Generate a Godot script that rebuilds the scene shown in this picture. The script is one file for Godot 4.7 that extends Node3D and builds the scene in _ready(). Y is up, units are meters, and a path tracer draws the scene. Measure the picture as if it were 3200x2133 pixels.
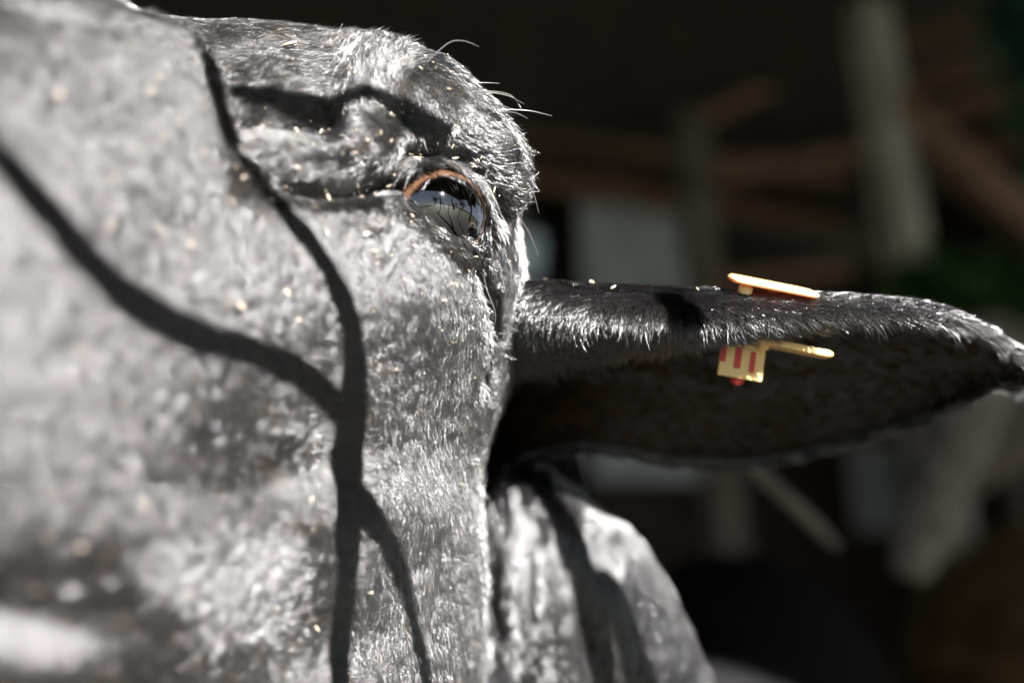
extends Node3D
# A black cow's face close up in hard sun at the open side of a timber barn.
# y is up, metres. Pixel positions below are those of the 3200 x 2133 photograph, given with a distance.

const FOCAL := 3111.0
var cam: Camera3D
var cam_t: Transform3D
var sun_dir: Vector3          # towards the sun, world
var rng := RandomNumberGenerator.new()
var noise := FastNoiseLite.new()
var M := {}
var head_pts: Array = []      # rows of head surface points, for looking up places on the face
var head_nrm: Array = []
var neck_pts: Array = []
var used := {}

func P(px: float, py: float, d: float) -> Vector3:
	return cam_t * Vector3((px - 1600.0) / FOCAL * d, -(py - 1066.5) / FOCAL * d, -d)

func V(x: float, y: float, z: float) -> Vector3:   # camera axes (right, up, towards the camera) to world
	return cam_t.basis * Vector3(x, y, z)

func to_px(p: Vector3) -> Vector2:
	var c: Vector3 = cam_t.affine_inverse() * p
	var d := maxf(-c.z, 0.01)
	return Vector2(c.x / d * FOCAL + 1600.0, -c.y / d * FOCAL + 1066.5)

# ---------------------------------------------------------------- helpers
func mat(albedo: Color, rough := 0.9, spec := 0.5) -> StandardMaterial3D:   # albedo in linear values
	var m := StandardMaterial3D.new()
	m.albedo_color = albedo.linear_to_srgb()
	m.roughness = rough
	m.metallic_specular = spec
	return m

func noise_mat(a: Color, b: Color, freq: float, rough := 0.9, scale := Vector3.ONE, bump := 0.0, seed_ := 1) -> StandardMaterial3D:
	var m := StandardMaterial3D.new()
	var n := FastNoiseLite.new()
	n.seed = seed_
	n.frequency = freq
	n.fractal_octaves = 5
	var t := NoiseTexture2D.new()
	t.width = 512
	t.height = 512
	t.seamless = true
	t.noise = n
	var g := Gradient.new()
	g.set_color(0, a.linear_to_srgb())
	g.set_color(1, b.linear_to_srgb())
	g.set_offset(0, 0.25)
	g.set_offset(1, 0.75)
	t.color_ramp = g
	m.albedo_texture = t
	m.uv1_triplanar = true
	m.uv1_world_triplanar = true
	m.uv1_scale = scale
	m.roughness = rough
	if bump > 0.0:
		var h := NoiseTexture2D.new()
		h.width = 512
		h.height = 512
		h.seamless = true
		h.noise = n
		m.heightmap_enabled = true
		m.heightmap_texture = h
		m.heightmap_scale = bump
	return m

func numbered(called: String) -> String:
	if not used.has(called):
		used[called] = 0
		return called
	used[called] += 1
	return "%s_%03d" % [called, used[called]]

func tag(o: Node, label: String, category: String, group := "", kind := "") -> Node:
	if label:
		o.set_meta("label", label)
	if category:
		o.set_meta("category", category)
	if group:
		o.set_meta("group", group)
	if kind:
		o.set_meta("kind", kind)
	return o

func thing(called: String, label: String, category: String, at := Vector3.ZERO, group := "") -> Node3D:
	var o := Node3D.new()
	o.name = numbered(called)
	o.position = at
	add_child(o)
	tag(o, label, category, group)
	return o

func put(called: String, mesh: Mesh, m: Material, parent: Node) -> MeshInstance3D:
	var o := MeshInstance3D.new()
	o.name = numbered(called) if parent == self else called
	o.mesh = mesh
	if m:
		o.material_override = m
	parent.add_child(o, true)
	if parent is Node3D and parent != self:
		o.global_transform = Transform3D()   # meshes below are in world metres
	return o

func mesh_of(v: PackedVector3Array, n: PackedVector3Array, idx: PackedInt32Array, c = null) -> ArrayMesh:
	var a := []
	a.resize(Mesh.ARRAY_MAX)
	a[Mesh.ARRAY_VERTEX] = v
	a[Mesh.ARRAY_NORMAL] = n
	a[Mesh.ARRAY_INDEX] = idx
	if c != null:
		a[Mesh.ARRAY_COLOR] = c
	var m := ArrayMesh.new()
	m.add_surface_from_arrays(Mesh.PRIMITIVE_TRIANGLES, a)
	return m

func crom(a: Vector3, b: Vector3, c: Vector3, d: Vector3, t: float) -> Vector3:
	return 0.5 * (2.0 * b + (c - a) * t + (2.0 * a - 5.0 * b + 4.0 * c - d) * t * t + (3.0 * b - a - 3.0 * c + d) * t * t * t)

func spline(pts: Array, n: int) -> Array:      # n points along a Catmull-Rom curve
	var out := []
	var last := pts.size() - 1
	for i in n:
		var u := float(i) / (n - 1) * last
		var k := mini(int(u), last - 1)
		out.append(crom(pts[maxi(k - 1, 0)], pts[k], pts[k + 1], pts[mini(k + 2, last)], u - k))
	return out

func spline1(pts: Array, u: float) -> float:
	var last := pts.size() - 1
	var x := clampf(u, 0.0, 1.0) * last
	var k := mini(int(x), last - 1)
	return crom(Vector3(pts[maxi(k - 1, 0)], 0, 0), Vector3(pts[k], 0, 0), Vector3(pts[k + 1], 0, 0), Vector3(pts[mini(k + 2, last)], 0, 0), x - k).x

func grid_surface(ctrl: Array, nu: int, nv: int) -> Array:   # ctrl rows of points -> nv rows of nu points
	var rows := []
	for r in ctrl:
		rows.append(spline(r, nu))
	var out := []
	var last := rows.size() - 1
	for j in nv:
		var u := float(j) / (nv - 1) * last
		var k := mini(int(u), last - 1)
		var ra: Array = rows[maxi(k - 1, 0)]
		var rb: Array = rows[k]
		var rc: Array = rows[k + 1]
		var rd: Array = rows[mini(k + 2, last)]
		var row := PackedVector3Array()
		row.resize(nu)
		for i in nu:
			row[i] = crom(ra[i], rb[i], rc[i], rd[i], u - k)
		out.append(row)
	return out

func grid_normals(g: Array, outward: Vector3, from: Vector3, wrap := false) -> Array:
	var nv := g.size()
	var nu: int = g[0].size()
	var out := []
	var sgn := 1.0
	# sign from a sample in the middle
	var mj := nv / 2
	var mi := nu / 3
	var tn: Vector3 = (g[mj][mi + 1] - g[mj][mi - 1]).cross(g[mj + 1][mi] - g[mj - 1][mi])
	var ref: Vector3 = outward if outward != Vector3.ZERO else (g[mj][mi] - from)
	if tn.dot(ref) < 0.0:
		sgn = -1.0
	for j in nv:
		var row := PackedVector3Array()
		row.resize(nu)
		var up: PackedVector3Array = g[maxi(j - 1, 0)]
		var dn: PackedVector3Array = g[mini(j + 1, nv - 1)]
		var me: PackedVector3Array = g[j]
		for i in nu:
			var il := i - 1
			var ir := i + 1
			if wrap:
				il = (i - 1 + nu - 1) % (nu - 1)
				ir = (i + 1) % (nu - 1)
			else:
				il = maxi(il, 0)
				ir = mini(ir, nu - 1)
			row[i] = ((me[ir] - me[il]).cross(dn[i] - up[i])).normalized() * sgn
		out.append(row)
	return out

var buf_v := PackedVector3Array()
var buf_n := PackedVector3Array()
var buf_i := PackedInt32Array()
var buf_c := PackedColorArray()

func buf_clear() -> void:
	buf_v = PackedVector3Array()
	buf_n = PackedVector3Array()
	buf_i = PackedInt32Array()
	buf_c = PackedColorArray()

func buf_grid(g: Array, n: Array, color: Callable) -> void:
	var base := buf_v.size()
	var nv := g.size()
	var nu: int = g[0].size()
	for j in nv:
		buf_v.append_array(g[j])
		buf_n.append_array(n[j])
		for i in nu:
			buf_c.append(color.call(g[j][i], n[j][i], i, j))
	var k0: Vector3 = (g[nv / 2][nu / 3 + 1] - g[nv / 2][nu / 3]).cross(g[nv / 2 + 1][nu / 3] - g[nv / 2][nu / 3])
	var flip: bool = k0.dot(n[nv / 2][nu / 3]) > 0.0
	for j in nv - 1:
		for i in nu - 1:
			var a := base + j * nu + i
			if flip:
				buf_i.append_array([a, a + nu, a + 1, a + 1, a + nu, a + nu + 1])
			else:
				buf_i.append_array([a, a + 1, a + nu, a + 1, a + nu + 1, a + nu])

func tube(pts: Array, radii: Array, sides := 8, n := 0) -> ArrayMesh:
	var path: Array = spline(pts, n) if n > 0 else pts
	var rows := []
	var nr := []
	var ref := Vector3(0.31, 0.77, 0.55)
	var cnt := path.size()
	for k in cnt:
		var t: Vector3 = (path[mini(k + 1, cnt - 1)] - path[maxi(k - 1, 0)]).normalized()
		var x := t.cross(ref).normalized()
		var y := t.cross(x)
		var r := spline1(radii, float(k) / (cnt - 1))
		var row := PackedVector3Array()
		var nn := PackedVector3Array()
		for s in sides + 1:
			var an := TAU * s / sides
			var q := x * cos(an) + y * sin(an)
			row.append(path[k] + q * r)
			nn.append(q)
		rows.append(row)
		nr.append(nn)
	var v := PackedVector3Array()
	var no := PackedVector3Array()
	var idx := PackedInt32Array()
	for k in cnt:
		v.append_array(rows[k])
		no.append_array(nr[k])
	for k in cnt - 1:
		for s in sides:
			var a := k * (sides + 1) + s
			idx.append_array([a, a + sides + 1, a + 1, a + 1, a + sides + 1, a + sides + 2])
	for e in [0, cnt - 1]:       # caps
		var c := v.size()
		v.append(path[e])
		var dir: Vector3 = (path[0] - path[1]).normalized() if e == 0 else (path[cnt - 1] - path[cnt - 2]).normalized()
		no.append(dir)
		for s in sides + 1:
			v.append(rows[e][s])
			no.append(dir)
		for s in sides:
			if e == 0:
				idx.append_array([c, c + 1 + s, c + 2 + s])
			else:
				idx.append_array([c, c + 2 + s, c + 1 + s])
	return mesh_of(v, no, idx)

func rough_tube(pts: Array, radii: Array, sides: int, n: int, amp: float, freq: float) -> ArrayMesh:
	var m := tube(pts, radii, sides, n)
	var a := m.surface_get_arrays(0)
	var v: PackedVector3Array = a[Mesh.ARRAY_VERTEX]
	var no: PackedVector3Array = a[Mesh.ARRAY_NORMAL]
	for i in n * (sides + 1):
		v[i] += no[i] * noise.get_noise_3dv(v[i] * freq) * amp
	return mesh_of(v, no, a[Mesh.ARRAY_INDEX])

func beam(a: Vector3, b: Vector3, w: float, h: float, up := Vector3.UP, bev := 0.006) -> ArrayMesh:   # bevelled timber between two points
	var z := (b - a).normalized()
	var x := up.cross(z)
	if x.length() < 0.05:
		x = Vector3.RIGHT.cross(z)
	x = x.normalized()
	var y := z.cross(x)
	var prof := [Vector2(-w / 2 + bev, -h / 2), Vector2(w / 2 - bev, -h / 2), Vector2(w / 2, -h / 2 + bev), Vector2(w / 2, h / 2 - bev), Vector2(w / 2 - bev, h / 2), Vector2(-w / 2 + bev, h / 2), Vector2(-w / 2, h / 2 - bev), Vector2(-w / 2, -h / 2 + bev)]
	var st := SurfaceTool.new()
	st.begin(Mesh.PRIMITIVE_TRIANGLES)
	st.set_smooth_group(-1)
	for k in 8:
		var p: Vector2 = prof[k]
		var q: Vector2 = prof[(k + 1) % 8]
		var a0 := a + x * p.x + y * p.y
		var a1 := a + x * q.x + y * q.y
		var b0 := b + x * p.x + y * p.y
		var b1 := b + x * q.x + y * q.y
		for w3 in [a0, b0, a1, a1, b0, b1]:
			st.add_vertex(w3)
		for w3 in [a, a0, a1]:
			st.add_vertex(w3)
		for w3 in [b, b1, b0]:
			st.add_vertex(w3)
	st.generate_normals()
	return st.commit()

# ---------------------------------------------------------------- features of the face, in photograph pixels
func seg_dist(p: Vector2, pts: Array) -> Vector3:   # (distance, share along, side: + to the right of the direction of travel)
	var best := 1e9
	var along := 0.0
	var side := 0.0
	var n := pts.size() - 1
	for k in n:
		var a: Vector2 = pts[k]
		var b: Vector2 = pts[k + 1]
		var ab := b - a
		var t := clampf((p - a).dot(ab) / ab.length_squared(), 0.0, 1.0)
		var q := a + ab * t
		var d := p.distance_to(q)
		if d < best:
			best = d
			along = (k + t) / n
			side = 1.0 if ab.cross(p - a) > 0.0 else -1.0
	return Vector3(best, along, side)

func groove(p: Vector2, pts: Array, width: float, box: Rect2) -> float:
	if not box.grow(width * 3.0).has_point(p):
		return 0.0
	var d := seg_dist(p, pts)
	var fade := smoothstep(0.0, 0.15, d.y) * smoothstep(1.0, 0.85, d.y)
	return exp(-d.x * d.x / (width * width)) * fade

func box_of(pts: Array) -> Rect2:
	var r := Rect2(pts[0], Vector2.ZERO)
	for p in pts:
		r = r.expand(p)
	return r

func bump(p: Vector2, c: Vector2, rx: float, ry: float, ang := 0.0) -> float:
	var q := (p - c).rotated(-ang)
	var e := q.x * q.x / (rx * rx) + q.y * q.y / (ry * ry)
	return exp(-e) if e < 9.0 else 0.0

var F := {}
func face_features() -> void:
	F = {
		"step": [Vector2(250, -60), Vector2(400, 50), Vector2(560, 110), Vector2(640, 220), Vector2(680, 350), Vector2(715, 470), Vector2(800, 570), Vector2(900, 640)],
		"crease": [Vector2(850, 535), Vector2(910, 575), Vector2(990, 604), Vector2(1080, 606), Vector2(1160, 590), Vector2(1215, 578), Vector2(1275, 575)],
		"hollow": [Vector2(720, 270), Vector2(830, 318), Vector2(930, 352), Vector2(1030, 372), Vector2(1090, 360)],
		"fold": [Vector2(740, 520), Vector2(860, 515), Vector2(1000, 508), Vector2(1130, 500), Vector2(1260, 505)],
		"brow": [Vector2(1020, 250), Vector2(1180, 235), Vector2(1340, 275), Vector2(1480, 390), Vector2(1570, 520), Vector2(1600, 680)],
		"lid_hollow": [Vector2(1230, 470), Vector2(1330, 475), Vector2(1430, 505), Vector2(1520, 600), Vector2(1560, 720)],
		"lower_lid": [Vector2(1200, 590), Vector2(1250, 632), Vector2(1330, 700), Vector2(1420, 765), Vector2(1500, 815)],
		"upper_lid": [Vector2(1225, 570), Vector2(1270, 530), Vector2(1360, 505), Vector2(1440, 525), Vector2(1500, 590), Vector2(1532, 680), Vector2(1520, 770)],
		"tear": [Vector2(1480, 790), Vector2(1500, 860), Vector2(1525, 950), Vector2(1548, 1050), Vector2(1540, 1130), Vector2(1505, 1230)],
	}
	for k in F.keys():
		F[k] = [F[k], box_of(F[k])]

func face_push(p: Vector2) -> float:     # metres outwards (+) or inwards (-)
	var h := 0.0
	# the cheek mass ends in a step; behind it the forehead lies deeper and climbs again
	var s: Array = F.step
	if s[1].grow(420.0).has_point(p):
		var d := seg_dist(p, s[0])
		var fade := smoothstep(0.0, 0.2, d.y) * smoothstep(1.0, 0.75, d.y)
		if d.z < 0.0:
			h -= 0.012 * fade * smoothstep(0.0, 50.0, d.x) * exp(-pow(maxf(d.x - 50.0, 0.0) / 110.0, 2.0))
		else:
			h += 0.004 * fade * exp(-pow(d.x / 120.0, 2.0))
	h -= 0.009 * groove(p, F.crease[0], 27.0, F.crease[1])
	h -= 0.013 * groove(p, F.hollow[0], 46.0, F.hollow[1])
	h += 0.008 * groove(p, F.fold[0], 40.0, F.fold[1])
	h += 0.010 * groove(p, F.brow[0], 95.0, F.brow[1])
	h -= 0.008 * groove(p, F.lid_hollow[0], 34.0, F.lid_hollow[1])
	h += 0.007 * groove(p, F.lower_lid[0], 34.0, F.lower_lid[1])
	h += 0.007 * groove(p, F.upper_lid[0], 22.0, F.upper_lid[1])
	h -= 0.012 * groove(p, F.tear[0], 17.0, F.tear[1])
	h += 0.011 * bump(p, Vector2(1160, 410), 100.0, 70.0, 0.3)
	h += 0.004 * bump(p, Vector2(1120, 650), 150.0, 60.0, 0.5)
	# lumps and dents of the cheek
	h -= 0.008 * bump(p, Vector2(960, 1440), 190.0, 100.0, -0.3)
	h -= 0.009 * bump(p, Vector2(40, 1890), 260.0, 95.0, 0.2)
	h += 0.008 * bump(p, Vector2(620, 1650), 330.0, 130.0, -0.15)
	h += 0.003 * bump(p, Vector2(300, 2060), 360.0, 140.0, -0.15)
	h -= 0.008 * bump(p, Vector2(900, 2010), 300.0, 120.0, -0.2)
	h += 0.005 * bump(p, Vector2(1300, 1560), 130.0, 120.0)
	h += 0.006 * bump(p, Vector2(1350, 950), 140.0, 200.0)
	h += noise.get_noise_2dv(p * 0.02) * 0.0005
	# the hole in which the eyeball sits
	var e := in_eye(p)
	h -= 0.034 * e
	return h

func in_eye(p: Vector2) -> float:        # 1 inside the opening between the lids
	var up: Array = F.upper_lid[0]
	var poly := PackedVector2Array([Vector2(1238, 590), Vector2(1262, 548), Vector2(1310, 526), Vector2(1372, 520), Vector2(1432, 540), Vector2(1482, 596), Vector2(1512, 670), Vector2(1506, 745), Vector2(1484, 790), Vector2(1420, 744), Vector2(1330, 686), Vector2(1262, 630)])
	if not Rect2(1190, 480, 370, 350).has_point(p):
		return 0.0
	var inside := Geometry2D.is_point_in_polygon(p, poly)
	var d := 1e9
	for k in poly.size():
		d = minf(d, p.distance_to(Geometry2D.get_closest_point_to_segment(p, poly[k], poly[(k + 1) % poly.size()])))
	return smoothstep(-6.0, 10.0, d if inside else -d)

# ---------------------------------------------------------------- fur
var comb := [   # px, py, direction across the photograph (x right, y down), length in mm, lift
	[-100, 300, .55, .85, 6.0, .22], [300, 1200, 0.20, 0.95, 6.0, 0.30], [100, 2000, .6, .75, 6.0, .2], [700, 1700, 1.00, -0.05, 6.0, 0.36],
	[400, 500, .7, .7, 6.0, .15], [620, 90, 1., .0, 8.0, .15], [900, 120, 1., -.1, 9.0, .15], [1110, 160, .3, -.9, 11.0, .25], [1200, 230, -.1, -1., 12.0, .3],
	[1410, 290, .75, .65, 10.0, .12], [1530, 440, 0.90, 0.30, 11.0, 0.30], [1600, 640, 0.70, 0.60, 11.0, 0.45], [1140, 400, -.55, -.8, 10.0, .3], [1230, 460, -0.50, 0.30, 8.0, 0.15],
	[900, 500, -.9, -.1, 7.0, .3], [1000, 650, .6, .7, 6.0, .22], [1250, 800, .35, .95, 7.0, .25], [1450, 900, 0.10, 1.00, 8.0, 0.40], [1570, 900, 0.10, 1.00, 9.0, 0.45],
	[1300, 1200, 0.05, 1.00, 8.0, 0.42], [1480, 1300, 0.20, 1.00, 10.0, 0.50], [1480, 1750, 0.20, 1.00, 10.0, 0.50], [1280, 1700, -0.05, 1.00, 8.0, 0.42], [1000, 1300, 0.80, 0.30, 6.5, 0.36],
	[1440, 515, .9, .45, 6.0, .2], [1545, 690, .55, .9, 8.0, .25], [850, 230, .95, -.2, 8.0, .1], [1320, 260, .5, .85, 10.0, .12], [1000, 230, 1., -.2, 9., .12], [750, 900, .25, .95, 6.0, .26]]

func combed(p: Vector2) -> Array:
	var sum := Vector2.ZERO
	var ln := 0.0
	var lift := 0.0
	var w := 0.0
	for c in comb:
		var dx: float = p.x - c[0]
		var dy: float = p.y - c[1]
		var q: float = 1.0 / (dx * dx + dy * dy + 9000.0)
		q *= q
		sum += Vector2(c[2], c[3]).normalized() * q
		ln += c[4] * q
		lift += c[5] * q
		w += q
	return [sum.normalized(), ln / w, lift / w]

func hair_clump(seed_: int, hairs: int, spread: float, curl: float, width: float) -> ArrayMesh:   # +x the way the hair lies, +y out of the skin; hairs one unit long
	var r := RandomNumberGenerator.new()
	r.seed = seed_
	var v := PackedVector3Array()
	var n := PackedVector3Array()
	var idx := PackedInt32Array()
	for h in hairs:
		var root := Vector3(r.randf_range(-spread, spread), -0.03, r.randf_range(-spread, spread))
		var len_ := r.randf_range(0.55, 1.1)
		var side := r.randf_range(-0.28, 0.28)
		var rise := r.randf_range(0.06, 0.36)
		var bend := r.randf_range(-curl, curl)
		var w := width * r.randf_range(0.7, 1.3)
		var base := v.size()
		var path := []
		for k in 4:
			var t := k / 3.0
			path.append(root + Vector3(len_ * t, len_ * (rise * 1.3 * t - rise * 0.75 * t * t), len_ * (side * t + bend * t * t)))
		for k in 4:
			var tg: Vector3 = (path[mini(k + 1, 3)] - path[maxi(k - 1, 0)]).normalized()
			var x := tg.cross(Vector3(0, 0, 1)).normalized()
			var y := tg.cross(x)
			var ww := w * (1.0 - 0.8 * pow(k / 3.0, 1.6))
			for s in 3:
				var q := x * cos(TAU * s / 3.0) + y * sin(TAU * s / 3.0)
				v.append(path[k] + q * ww)
				n.append(q)
		for k in 3:
			for s in 3:
				var a := base + k * 3 + s
				var b := base + k * 3 + (s + 1) % 3
				idx.append_array([a, a + 3, b, b, a + 3, b + 3])
	return mesh_of(v, n, idx)

func fur(called: String, parent: Node, places: Array, colors: PackedColorArray, clumps: Array, m: Material, label: String) -> void:
	var per := clumps.size()
	for c in per:
		var mm := MultiMesh.new()
		mm.transform_format = MultiMesh.TRANSFORM_3D
		mm.use_colors = true
		mm.mesh = clumps[c]
		var count := (places.size() - c + per - 1) / per
		mm.instance_count = count
		for k in count:
			mm.set_instance_transform(k, places[k * per + c])
			mm.set_instance_color(k, colors[k * per + c])
		var o := MultiMeshInstance3D.new()
		o.name = called
		o.multimesh = mm
		o.material_override = m
		parent.add_child(o, true)
		o.global_transform = Transform3D()
		tag(o, label, "", "", "stuff")

func hair_frame(at: Vector3, nrm: Vector3, dir: Vector3, size: float, lift: float) -> Transform3D:
	var t := (dir - nrm * dir.dot(nrm))
	if t.length() < 0.05:
		t = nrm.cross(Vector3(0.3, 0.9, 0.2))
	t = t.normalized()
	var x := (t + nrm * (lift - 0.2)).normalized()
	var z := x.cross(nrm).normalized()
	var y := z.cross(x)
	return Transform3D(Basis(x * size, y * size, z * size), at)

# ---------------------------------------------------------------- build
func _ready() -> void:
	rng.seed = 7
	noise.seed = 3
	noise.frequency = 1.0
	noise.fractal_octaves = 3
	# camera: a 35 mm lens, wide open, tilted up 16 degrees
	cam = Camera3D.new()
	cam.name = "camera"
	cam.fov = 37.85
	cam.near = 0.02
	cam.far = 400.0
	var basis_ := Basis.from_euler(Vector3(deg_to_rad(16.0), 0, deg_to_rad(-1.9)))
	cam_t = Transform3D(basis_, Vector3(0, 1.0, 0))
	cam.transform = cam_t
	var att := CameraAttributesPhysical.new()
	att.frustum_focal_length = 35.0
	att.exposure_aperture = 1.8
	att.frustum_focus_distance = 0.472
	cam.attributes = att
	add_child(cam)
	cam.current = true
	# sky
	var sky := ProceduralSkyMaterial.new()
	sky.sky_top_color = Color(0.58, 0.65, 0.76)
	sky.sky_horizon_color = Color(0.82, 0.85, 0.89)
	sky.sky_curve = 0.12
	sky.ground_bottom_color = Color(0.10, 0.11, 0.07)
	sky.ground_horizon_color = Color(0.30, 0.33, 0.28)
	sky.energy_multiplier = 0.20
	var env := Environment.new()
	env.background_mode = Environment.BG_SKY
	env.sky = Sky.new()
	env.sky.sky_material = sky
	env.tonemap_mode = Environment.TONE_MAPPER_LINEAR
	env.tonemap_exposure = 8.8
	env.sdfgi_enabled = true
	env.ssao_enabled = true
	env.ssil_enabled = true
	var we := WorldEnvironment.new()
	we.name = "environment"
	we.environment = env
	add_child(we)
	# sun: high behind the camera, to its right
	sun_dir = V(0.42, 0.60, 0.68).normalized()
	var sun := DirectionalLight3D.new()
	sun.name = "sun"
	sun.light_energy = 1.6
	sun.light_color = Color(1.0, 0.984, 0.978)
	sun.light_angular_distance = 0.4
	sun.shadow_enabled = true
	add_child(sun)
	sun.look_at_from_position(sun_dir * 30.0, Vector3.ZERO, Vector3.UP)

	face_features()
	materials()
	ground_and_far()
	build_barn()
	build_cow()
	build_ear_tag()
	build_branch()
	build_small_things()

func materials() -> void:
	var skin := mat(Color(1, 1, 1), 0.95, 0.12)
	skin.vertex_color_use_as_albedo = true
	M.skin = skin
	var hair := mat(Color(1, 1, 1), 0.25, 0.71)
	hair.clearcoat_enabled = true
	hair.clearcoat = 1.0
	hair.clearcoat_roughness = 0.3
	hair.vertex_color_use_as_albedo = true
	M.hair = hair
	M.old_wood = noise_mat(Color(.19, .17, .13), Color(.38, .36, .31), 0.012, 0.9, Vector3(3, .5, 3), 0.3, 5)
	M.brown_wood = noise_mat(Color(.10, .058, .034), Color(.22, .13, .08), 0.012, 0.85, Vector3(2, 2, 2), 0.2, 6)
	M.grey_wood = noise_mat(Color(.26, .30, .31), Color(.45, .49, .50), 0.012, 0.9, Vector3(3, .4, 3), 0.3, 8)
	M.log = noise_mat(Color(.07, .062, .048), Color(.16, .145, .12), 0.012, 0.9, Vector3(3, 3, 3), 0.3, 15)
	M.roof = noise_mat(Color(.02, .016, .012), Color(.05, .038, .03), 0.01, 0.95, Vector3(1, 1, 1), 0.0, 9)
	M.bark = noise_mat(Color(.05, .04, .03), Color(.14, .115, .09), 0.03, 0.9, Vector3(14, 14, 14), 0.15, 10)

func head_ctrl() -> Array:
	var D := [
		[[-800, -420, .30], [-300, -190, .345], [100, -60, .375], [450, 20, .445], [780, 62, .485], [1060, 100, .50], [1265, 165, .492], [1400, 245, .487], [1505, 360, .497], [1572, 480, .51], [1535, 500, .56], [1440, 510, .62]],
		[[-820, -300, .27], [-320, -80, .315], [90, 50, .352], [450, 120, .405], [780, 150, .456], [1060, 180, .475], [1275, 225, .468], [1415, 300, .474], [1520, 405, .484], [1582, 515, .502], [1548, 540, .56], [1450, 560, .62]],
		[[-850, -50, .25], [-330, 120, .295], [80, 220, .337], [440, 280, .378], [780, 300, .425], [1060, 310, .45], [1280, 330, .456], [1445, 370, .463], [1535, 465, .476], [1595, 565, .497], [1565, 600, .56], [1465, 620, .62]],
		[[-880, 200, .235], [-340, 340, .28], [70, 420, .325], [430, 460, .362], [770, 480, .41], [1060, 480, .437], [1280, 490, .45], [1445, 510, .462], [1545, 562, .476], [1602, 632, .498], [1580, 660, .56], [1480, 680, .62]],
		[[-900, 450, .225], [-350, 560, .27], [60, 620, .315], [420, 650, .353], [760, 660, .398], [1050, 660, .43], [1270, 665, .449], [1430, 675, .465], [1540, 690, .48], [1608, 720, .502], [1600, 750, .56], [1500, 770, .62]],
		[[-920, 750, .215], [-360, 820, .262], [50, 860, .308], [410, 880, .347], [750, 880, .39], [1030, 880, .42], [1250, 880, .442], [1400, 880, .462], [1525, 885, .485], [1618, 900, .515], [1620, 920, .57], [1500, 930, .63]],
		[[-940, 1080, .21], [-370, 1120, .257], [40, 1130, .305], [400, 1130, .345], [740, 1130, .387], [1000, 1130, .417], [1210, 1130, .442], [1380, 1130, .468], [1500, 1130, .495], [1590, 1130, .53], [1590, 1140, .585], [1430, 1150, .64]],
		[[-960, 1450, .21], [-380, 1450, .255], [30, 1450, .302], [390, 1450, .343], [730, 1450, .387], [990, 1450, .418], [1190, 1450, .445], [1340, 1450, .472], [1440, 1450, .502], [1492, 1450, .54], [1480, 1450, .59], [1390, 1450, .65]],
		[[-960, 1800, .212], [-380, 1800, .255], [25, 1800, .300], [385, 1800, .341], [730, 1800, .387], [990, 1800, .42], [1195, 1800, .448], [1345, 1800, .475], [1445, 1800, .505], [1500, 1800, .542], [1485, 1800, .59], [1390, 1800, .65]],
		[[-960, 2250, .22], [-380, 2250, .26], [20, 2250, .305], [380, 2250, .345], [730, 2250, .39], [990, 2250, .424], [1195, 2250, .452], [1345, 2250, .479], [1440, 2250, .508], [1492, 2250, .545], [1475, 2250, .59], [1380, 2250, .65]],
		[[-900, 2900, .25], [-360, 2800, .285], [30, 2750, .33], [390, 2720, .37], [730, 2700, .415], [990, 2680, .448], [1190, 2660, .476], [1330, 2640, .50], [1410, 2620, .525], [1460, 2600, .555], [1440, 2580, .60], [1360, 2560, .65]],
		[[-700, 2900, .34], [-260, 2800, .375], [100, 2740, .42], [440, 2700, .455], [760, 2660, .49], [990, 2640, .515], [1180, 2620, .53], [1300, 2600, .55], [1380, 2580, .57], [1430, 2560, .59], [1410, 2540, .62], [1340, 2520, .65]],
	]
	var rows := []
	var back := []
	for c in D[0]:
		back.append(P(c[0], c[1] + 110.0, c[2] + 0.11))
	rows.append(back)
	for r in D:
		var row := []
		for c in r:
			row.append(P(c[0], c[1], c[2]))
		rows.append(row)
	return rows

func neck_ctrl() -> Array:
	var rows := []
	var L := [   # py, left px, right px, nearest d, farthest d
		[1425, 1620, 1655, .60, .625], [1465, 1575, 1720, .585, .63], [1560, 1510, 1850, .568, .64], [1680, 1470, 1995, .558, .65], [1830, 1440, 2095, .552, .66], [2000, 1410, 2170, .55, .67], [2200, 1380, 2255, .55, .68], [2600, 1350, 2420, .565, .71]]
	for l in L:
		var row := []
		var cx: float = (l[1] + l[2]) * 0.5
		var hw: float = (l[2] - l[1]) * 0.5
		for k in 17:
			var an := -PI + TAU * k / 16.0
			# angle 0 faces the camera
			var sx := sin(an)
			var cz := cos(an)
			row.append(P(cx + hw * sx, l[0], (l[3] + l[4]) * 0.5 + 0.02 - cz * ((l[4] - l[3]) * 0.5 + 0.02)))
		rows.append(row)
	return rows

func face_color(_p: Vector3, _n: Vector3, _i: int, _j: int) -> Color:
	return Color(0.0079, 0.0079, 0.0079)

func neck_color(p: Vector3, _n: Vector3, _i: int, _j: int) -> Color:
	var a := noise.get_noise_3dv(p * 60.0) * 0.5 + noise.get_noise_3dv(p * 230.0) * 0.5
	var k := clampf(0.75 + a * 0.9, 0.25, 1.15)
	return Color(0.0079 * k, 0.0079 * k, 0.0079 * k)

func black_color(_p: Vector3, _n: Vector3, _i: int, _j: int) -> Color:
	return Color(0.0079, 0.0079, 0.0079)

func lathe_rows(centres: Array, rx: Array, ry: Array, side: Vector3, up: Vector3, nu: int, nv: int) -> Array:
	var c := spline(centres, nv)
	var out := []
	for j in nv:
		var t := float(j) / (nv - 1)
		var a := spline1(rx, t)
		var b := spline1(ry, t)
		var row := PackedVector3Array()
		for i in nu:
			var an := TAU * i / (nu - 1)
			row.append(c[j] + side * cos(an) * a + up * sin(an) * b)
		out.append(row)
	return out

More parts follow.
